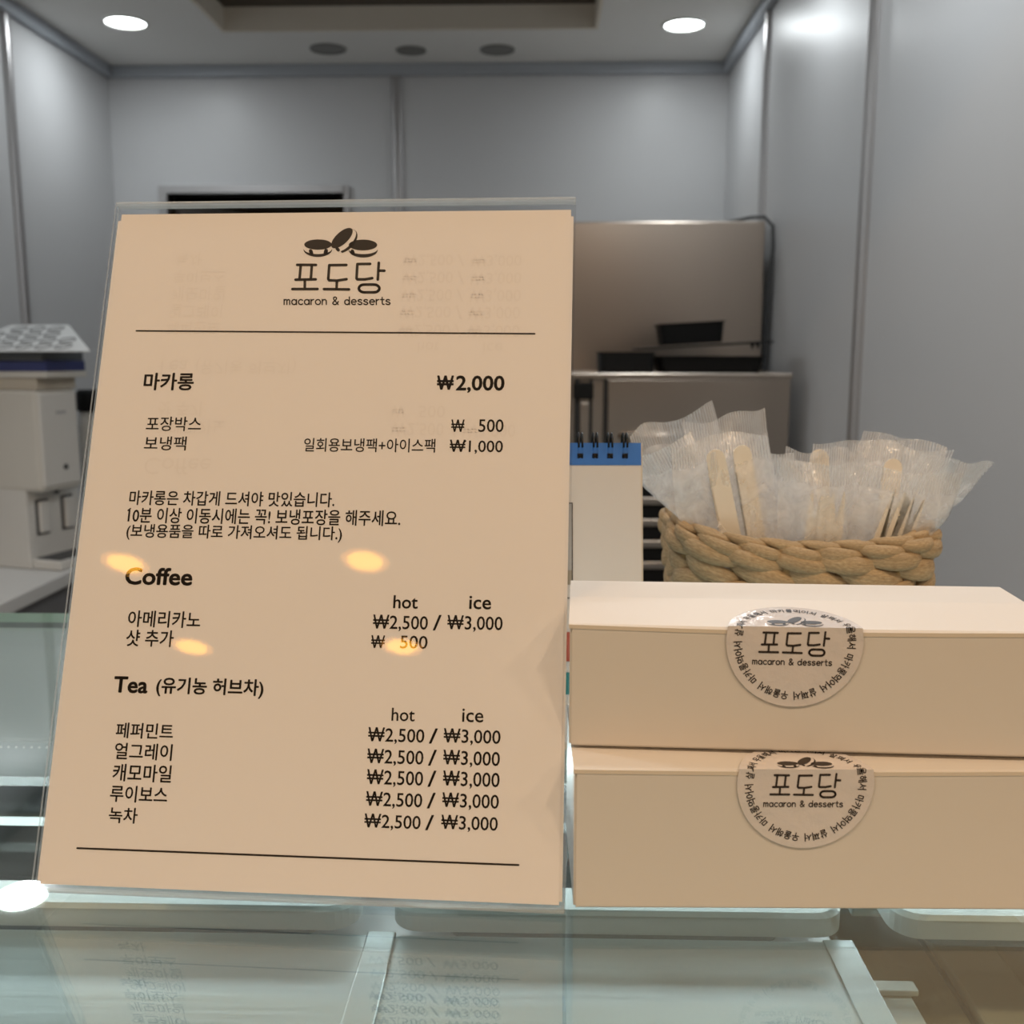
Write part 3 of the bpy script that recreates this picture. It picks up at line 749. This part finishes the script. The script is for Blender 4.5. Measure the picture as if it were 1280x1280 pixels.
bm = bmesh.new(); box(bm, -.0385, -.0380, -.0013, -.0009, .0865, .1355); box(bm, -CW + .01, -.038, -.0013, -.0009, .135, .1355); box(bm, -CW + .01, -.036, -.0013, -.0009, .0825, .0830)
obj('printed_outline', lean(bm), M['ink'], t)
obj('red_picture', lean(bx(-CW + .01, -.0385, -.0012, -.0009, .048, .064)), M['red'], t)
obj('teal_picture', lean(bx(-CW + .01, -.0385, -.0012, -.0009, .030, .042)), M['teal'], t)
obj('front_board', lean(bx(-CW - .001, .001, .0001, .0018, 0, CHh)), M['board'], t)
obj('back_board', lean(bx(-CW - .001, .0045, 0, .0018, 0.0004, CHh - .042), .088, R(11)), M['board'], t)
top = Vector((0, CHh * math.sin(-CA), CHh * math.cos(CA)))
for i in range(18):
    x = -.0078 - i * .0083
    for dx in (0, .0020):
        bm = bmesh.new()
        tube(bm, [(x - dx, top.y + .001 + .0062 * math.cos(R(a)), top.z - .002 + .0075 * math.sin(R(a))) for a in range(-150, 181, 22)] , .0006, 6)
        obj('wire_ring', bm, M['wire'], t, True)
    obj('punch_hole', lean(bx(x - .0026, x + .0006, -.0015, -.0012, CHh - .0085, CHh - .0060)), M['wire'], t)

# ------------------------------------------------------------------ basket
BX, BY, BZ = .163, .655, G + .001
bk = thing('basket', 'woven straw basket full of wrapped plastic cutlery', 'basket', (BX, BY, BZ), (0, 0, R(-1)))
HA, HB, RR = .0672, .050, .028
def perim(s, off, flare):
    """point on the rounded-rectangle outline at fraction s, pushed out by off"""
    a, b = HA + flare, HB + flare; r = RR + flare * .6
    segs = [2 * (a - r), math.pi / 2 * r, 2 * (b - r), math.pi / 2 * r] * 2
    tot = sum(segs); d = (s % 1) * tot
    cor = [(a - r, -(b - r)), (a - r, b - r), (-(a - r), b - r), (-(a - r), -(b - r))]
    st = [((-(a - r), -b), (1, 0)), ((a, -(b - r)), (0, 1)), ((a - r, b), (-1, 0)), ((-a, b - r), (0, -1))]
    for k in range(8):
        if d <= segs[k]:
            q = k // 2
            if k % 2 == 0:
                (x, y), (dx, dy) = st[q]; nx, ny = dy, -dx
                return x + dx * d + nx * off, y + dy * d + ny * off, (nx, ny)
            ang = -math.pi / 2 + q * math.pi / 2 + d / r
            cx, cy = cor[q]; return cx + (r + off) * math.cos(ang), cy + (r + off) * math.sin(ang), (math.cos(ang), math.sin(ang))
        d -= segs[k]
    return perim(0, off, flare)
def strand(bm, uvl, zf, nper, phase, amp, slant, hh, th, flare, seedv, base=0.0, n=None):
    n = n or nper * 22; m = 10; rings = []
    for i in range(n):
        s = i / n; ph = 2 * math.pi * nper * s + phase
        seg = math.floor((ph + math.pi) / (2 * math.pi)); j = noise.noise(Vector((seg * 3.7, seedv * 5.1, .3)))
        c = math.cos(ph); sn = math.sin(ph)
        x, y, (nx, ny) = perim(s, base + amp * c, flare)
        z = zf(s) + slant * sn + .0009 * j
        h = hh * (.45 + .55 * max(0, c) ** .6) * (1 + .22 * j); t = th * (.75 + .25 * max(0, c))
        ring = []
        for k in range(m):
            a = 2 * math.pi * k / m; ca, sa = math.cos(a), math.sin(a)
            o_, zz = t * ca, h * math.copysign(abs(sa) ** .85, sa)
            ring.append(bm.verts.new((x + nx * o_, y + ny * o_, z + zz)))
        rings.append((ring, s * nper))
    for i in range(n):
        A, ua = rings[i]; B, ub = rings[(i + 1) % n]
        if i == n - 1: ub = nper
        for k in range(m):
            f = bm.faces.new((A[k], A[(k + 1) % m], B[(k + 1) % m], B[k])); f.smooth = True
            for lp, uvv in zip(f.loops, ((seedv * .37 + k / m, ua), (seedv * .37 + (k + 1) / m, ua), (seedv * .37 + (k + 1) / m, ub), (seedv * .37 + k / m, ub))): lp[uvl].uv = uvv
ROWH = .0112
def sag(s):
    x, y, _ = perim(s, 0, 0); return .009 * (abs(x) / HA) ** 2 - .004
def leaves(bm, uvl, z, n, ln, hh, out, slant, flare, shift, wgt, base=0.0, seed=0):
    """one woven row: overlapping flat straw strips, each bulging over a stake and tucking in at its ends"""
    m, st = 12, 18
    for q in range(n):
        r1 = noise.noise(Vector((q * 2.7, seed * 4.3, 1.5))); r2 = noise.noise(Vector((q * 3.9, seed * 2.1, 7.5)))
        s0 = (q + shift + .12 * r1) / n; half = ln * (1 + .15 * r2) / .42 / 2; rings = []
        for i in range(st + 1):
            t = i / st; s_ = s0 + (t - .5) * 2 * half
            e = math.sin(math.pi * min(1, max(0, t)))
            x, y, (nx, ny) = perim(s_, base - .0022 + out * e ** .7, flare)
            zc = z + sag(s_) * wgt + slant * (t - .5) * 2 + .0007 * r1
            h = hh * (.22 + .78 * e ** .55) * (1 + .14 * r2); th = .0011 + .0014 * e
            ring = []
            for k in range(m):
                a = 2 * math.pi * k / m; ca, sa = math.cos(a), math.sin(a)
                o_ = th * math.copysign(abs(ca) ** .8, ca) + .0012 * (1 - abs(sa)) * (r1 + .3)
                ring.append(bm.verts.new((x + nx * o_, y + ny * o_, zc + h * sa)))
            rings.append(ring)
        u0 = seed * .37 + q * .71
        for i in range(st):
            for k in range(m):
                f = bm.faces.new((rings[i][k], rings[i][(k + 1) % m], rings[i + 1][(k + 1) % m], rings[i + 1][k])); f.smooth = True
                for lp, uvv in zip(f.loops, ((u0 + k / m, i / st), (u0 + (k + 1) / m, i / st), (u0 + (k + 1) / m, (i + 1) / st), (u0 + k / m, (i + 1) / st))): lp[uvl].uv = uvv
        bm.faces.new(rings[0][::-1]); bm.faces.new(rings[-1])
bm = bmesh.new(); uvl = bm.loops.layers.uv.new('UVMap')
for r in range(8):
    leaves(bm, uvl, .007 + r * ROWH, 15, .037, .0068, .0062, .0042 * (-1 if r % 2 else 1), .002 + .006 * r / 7, .5 * (r % 2) + .13 * r, r / 8, seed=r + 1)
bmesh.ops.recalc_face_normals(bm, faces=bm.faces)
obj('weave', bm, M['straw'], bk)
bm = bmesh.new(); uvl = bm.loops.layers.uv.new('UVMap')
leaves(bm, uvl, .0955, 17, .036, .0055, .0060, -.0030, .009, .2, 1, .001, 21)
leaves(bm, uvl, .1015, 21, .027, .0042, .0058, -.0022, .009, .5, 1, .0006, 22)
leaves(bm, uvl, .1055, 22, .026, .0036, .0040, -.0016, .0085, .1, 1, -.0010, 23)
leaves(bm, uvl, .1045, 22, .026, .0040, .0030, .0016, .0085, .6, 1, -.0045, 24)
bmesh.ops.recalc_face_normals(bm, faces=bm.faces)
obj('rim', bm, M['straw'], bk)
for i in range(22):
    x0, y0, _ = perim(i / 22 + .01, 0, .002); x1, y1, _ = perim(i / 22 + .01, 0, .008)
    bm = tube(bmesh.new(), [(x0, y0, .001), ((x0 + x1) / 2, (y0 + y1) / 2, .045), (x1, y1, .092 + sag(i / 22))], .0029, 8)
    bm.loops.layers.uv.new('UVMap'); obj('stake', bm, M['stake'], bk, True)
bm = bmesh.new(); vs = [bm.verts.new((*perim(i / 60, -.001, .001)[:2], .002)) for i in range(60)]; vt = [bm.verts.new((*perim(i / 60, -.001, .001)[:2], .006)) for i in range(60)]
bm.faces.new(vs[::-1]); bm.faces.new(vt)
for i in range(60): bm.faces.new((vs[i], vs[(i + 1) % 60], vt[(i + 1) % 60], vt[i]))
bm.loops.layers.uv.new('UVMap'); obj('base', bm, M['stake'], bk)

# ------------------------------------------------------------------ wrapped cutlery
def fork_mesh():
    o = [(-.0045, 0), (-.0040, .06), (-.0035, .085), (-.0105, .102), (-.0115, .112)]
    top = []
    for i in range(4):
        x = -.0115 + i * .00653
        top += [(x, .112 if i == 0 else .114), (x + .0006, .142), (x + .0016, .147), (x + .0026, .142), (x + .0034, .114)]
    o += top[1:] + [(.0115, .112), (.0105, .102), (.0035, .085), (.0040, .06), (.0045, 0), (.003, -.002), (-.003, -.002)]
    bm = bmesh.new(); prism(bm, o, -.0006, .0006)
    return bm
def knife_mesh():
    o = [(-.0045, 0), (-.0040, .07), (-.0060, .085)]
    for i in range(14): o += [(-.0064, .088 + i * .0032), (-.0056, .0896 + i * .0032)]
    o += [(-.0058, .135)] + [(-.0002 + .0056 * math.cos(R(a)), .139 + .0056 * math.sin(R(a))) for a in (180, 150, 120, 90, 60, 30, 0)] + [(.0058, .085), (.0040, .07), (.0045, 0), (.003, -.002), (-.003, -.002)]
    bm = bmesh.new(); prism(bm, o, -.0006, .0006)
    return bm
def data_mesh(name, bm, m):
    me = bpy.data.meshes.new(name); bm.to_mesh(me); bm.free(); me.materials.append(m); return me
FORK = data_mesh('fork', fork_mesh(), M['fork']); KNIFE = data_mesh('knife', knife_mesh(), M['fork'])
def sleeve(w, l, sd, crump, bend):
    bm = bmesh.new(); uvl = bm.loops.layers.uv.new('UVMap'); nx, nz = 22, 44
    def P(u, v, side):
        x = (u - .5) * w * (1 - .05 * noise.noise(Vector((v * 4, sd, 2))))
        z = v * l * (1 + .05 * noise.noise(Vector((u * 2.2, sd * 1.9, 4)))) + (u - .5) * .008 * math.sin(sd * 5)
        edge = min(1, min(u, 1 - u) * 5) * min(1, min(v, 1 - v) * 7)
        y = side * .0038 * edge + crump * noise.noise(Vector((u * 2.6, v * 3.4, sd * 7.3))) + .45 * crump * noise.noise(Vector((u * 7, v * 6, sd * 3.1 + side * 2.2)))
        y += .25 * crump * abs(noise.noise(Vector((u * 13 + v * 5, v * 9, sd + side * 4))))
        y += bend * (v ** 2.2) + .006 * crump / .006 * math.sin(u * 5 + sd) * v ** 3
        return Vector((x, y, z))
    for side in (-1, 1):
        g = [[bm.verts.new(P(i / nx, j / nz, side)) for i in range(nx + 1)] for j in range(nz + 1)]
        for j in range(nz):
            for i in range(nx):
                f = bm.faces.new((g[j][i], g[j][i + 1], g[j + 1][i + 1], g[j + 1][i])); f.smooth = True
                f.material_index = 1 if (j >= nz - 4 or j < 3) else 0
                for lp, (a, b) in zip(f.loops, ((i, j), (i + 1, j), (i + 1, j + 1), (i, j + 1))): lp[uvl].uv = (a / nx, b / nz * 2)
    # side welds: narrow stiff ribs
    return bm
def packet(base, tip, w, tw, sd, fork, knife, label, crump=.006, bend=0.0, fz=.03, kz=.02, l=None):
    base, tip = Vector(base), Vector(tip); d = tip - base; ln = l or d.length
    zx = d.normalized(); yx = Vector((0, 1, 0)) - zx * zx.y; yx.normalize()
    xx = yx.cross(zx); m = Matrix((xx, yx, zx)).transposed().to_4x4()
    m = Matrix.Translation(base) @ m @ Matrix.Rotation(R(tw), 4, 'Z')
    t = thing('cutlery_packet', label, 'wrapped cutlery', group='wrapped cutlery packets in the basket')
    t.matrix_world = m
    bm = sleeve(w, ln, sd, crump * 1.5, bend); inv = m.inverted()
    for v in bm.verts:                          # gathered where it passes through the basket mouth
        p = m @ v.co; hgt = p.z - (BZ + .100); k = max(0, hgt) * 1.15
        ax, ay = HA - .006 + k + min(0, hgt) * .05, HB - .007 + k
        q = Vector((BX + max(-ax, min(ax, p.x - BX)), BY + max(-ay, min(ay, p.y - BY)), max(p.z, BZ + .008)))
        v.co = inv @ q
    obj('sleeve', bm, [M['film'], M['seal']], t)
    for on, me, (x, z, a) in ((fork, FORK, (-w * .18, fz, 4)), (knife, KNIFE, (w * .16, kz, -5))):
        if not on: continue
        o = bpy.data.objects.new(me.name, me); COL.objects.link(o); o.parent = t
        o.matrix_local = Matrix.Translation((x, -.002 if on == 1 else .002, z)) @ Matrix.Rotation(R(a), 4, 'Y')
zb = G + .012
PK = [
 # base, tip, width, twist, fork, knife, label, crump, fork z, knife z
 ((.135, .668, zb), (.085, .675, 1.456), .058, 10, 0, 0, 'milky wrapped cutlery packet at the far left back of the basket, square seal up', .006, 0, 0),
 ((.128, .632, zb), (.064, .628, 1.440), .060, -12, 0, 0, 'wrapped cutlery packet leaning furthest left over the basket rim', .008, -.005, 0),
 ((.140, .648, zb), (.118, .655, 1.460), .056, 6, 0, 0, 'tallest wrapped cutlery packet with a wide ribbed seal, left of centre', .004, 0, 0),
 ((.128, .620, zb), (.108, .618, 1.446), .058, -6, 0, 1, 'front wrapped packet with two white knife tips showing, left half of the basket', .006, .0, .004),
 ((.142, .622, zb), (.126, .622, 1.440), .050, 8, 0, 1, 'wrapped knife packet just right of the front pair of knife tips', .006, .0, .006),
 ((.160, .640, zb), (.143, .645, 1.432), .055, -10, 0, 0, 'crumpled wrapped packet low in the middle of the basket', .009, 0, 0),
 ((.172, .612, zb), (.172, .612, 1.436), .056, 5, 1, 0, 'front wrapped packet with white fork tines showing at the centre', .006, -.024, 0),
 ((.176, .640, zb), (.180, .645, 1.440), .050, -14, 0, 1, 'wrapped packet with a curled seal behind the centre fork', .006, 0, .0),
 ((.190, .650, zb), (.206, .668, 1.444), .062, 4, 0, 0, 'wrapped packet with a broad flat seal at the back right of the basket', .004, 0, 0),
 ((.200, .636, zb), (.226, .645, 1.443), .060, -4, 0, 1, 'wrapped packet with a ribbed seal, second from the right end', .005, 0, -.004),
 ((.192, .614, zb), (.224, .612, 1.430), .060, 7, 1, 0, 'front right wrapped packet with slanting fork tines above the rim', .006, -.022, 0),
 ((.205, .628, zb), (.256, .622, 1.434), .058, 10, 0, 0, 'wrapped cutlery packet leaning furthest right over the basket rim', .005, -.028, 0),
 ((.202, .668, zb), (.240, .680, 1.444), .056, -6, 0, 0, 'wrapped cutlery packet standing at the far right back of the basket', .005, 0, 0),
]
for i, (b, tp, w_, tw, f, k, lb, cr, fz, kz) in enumerate(PK):
    packet(b, tp, w_, tw, i * 1.37 + .4, f, k, lb, cr, 0, fz, kz)
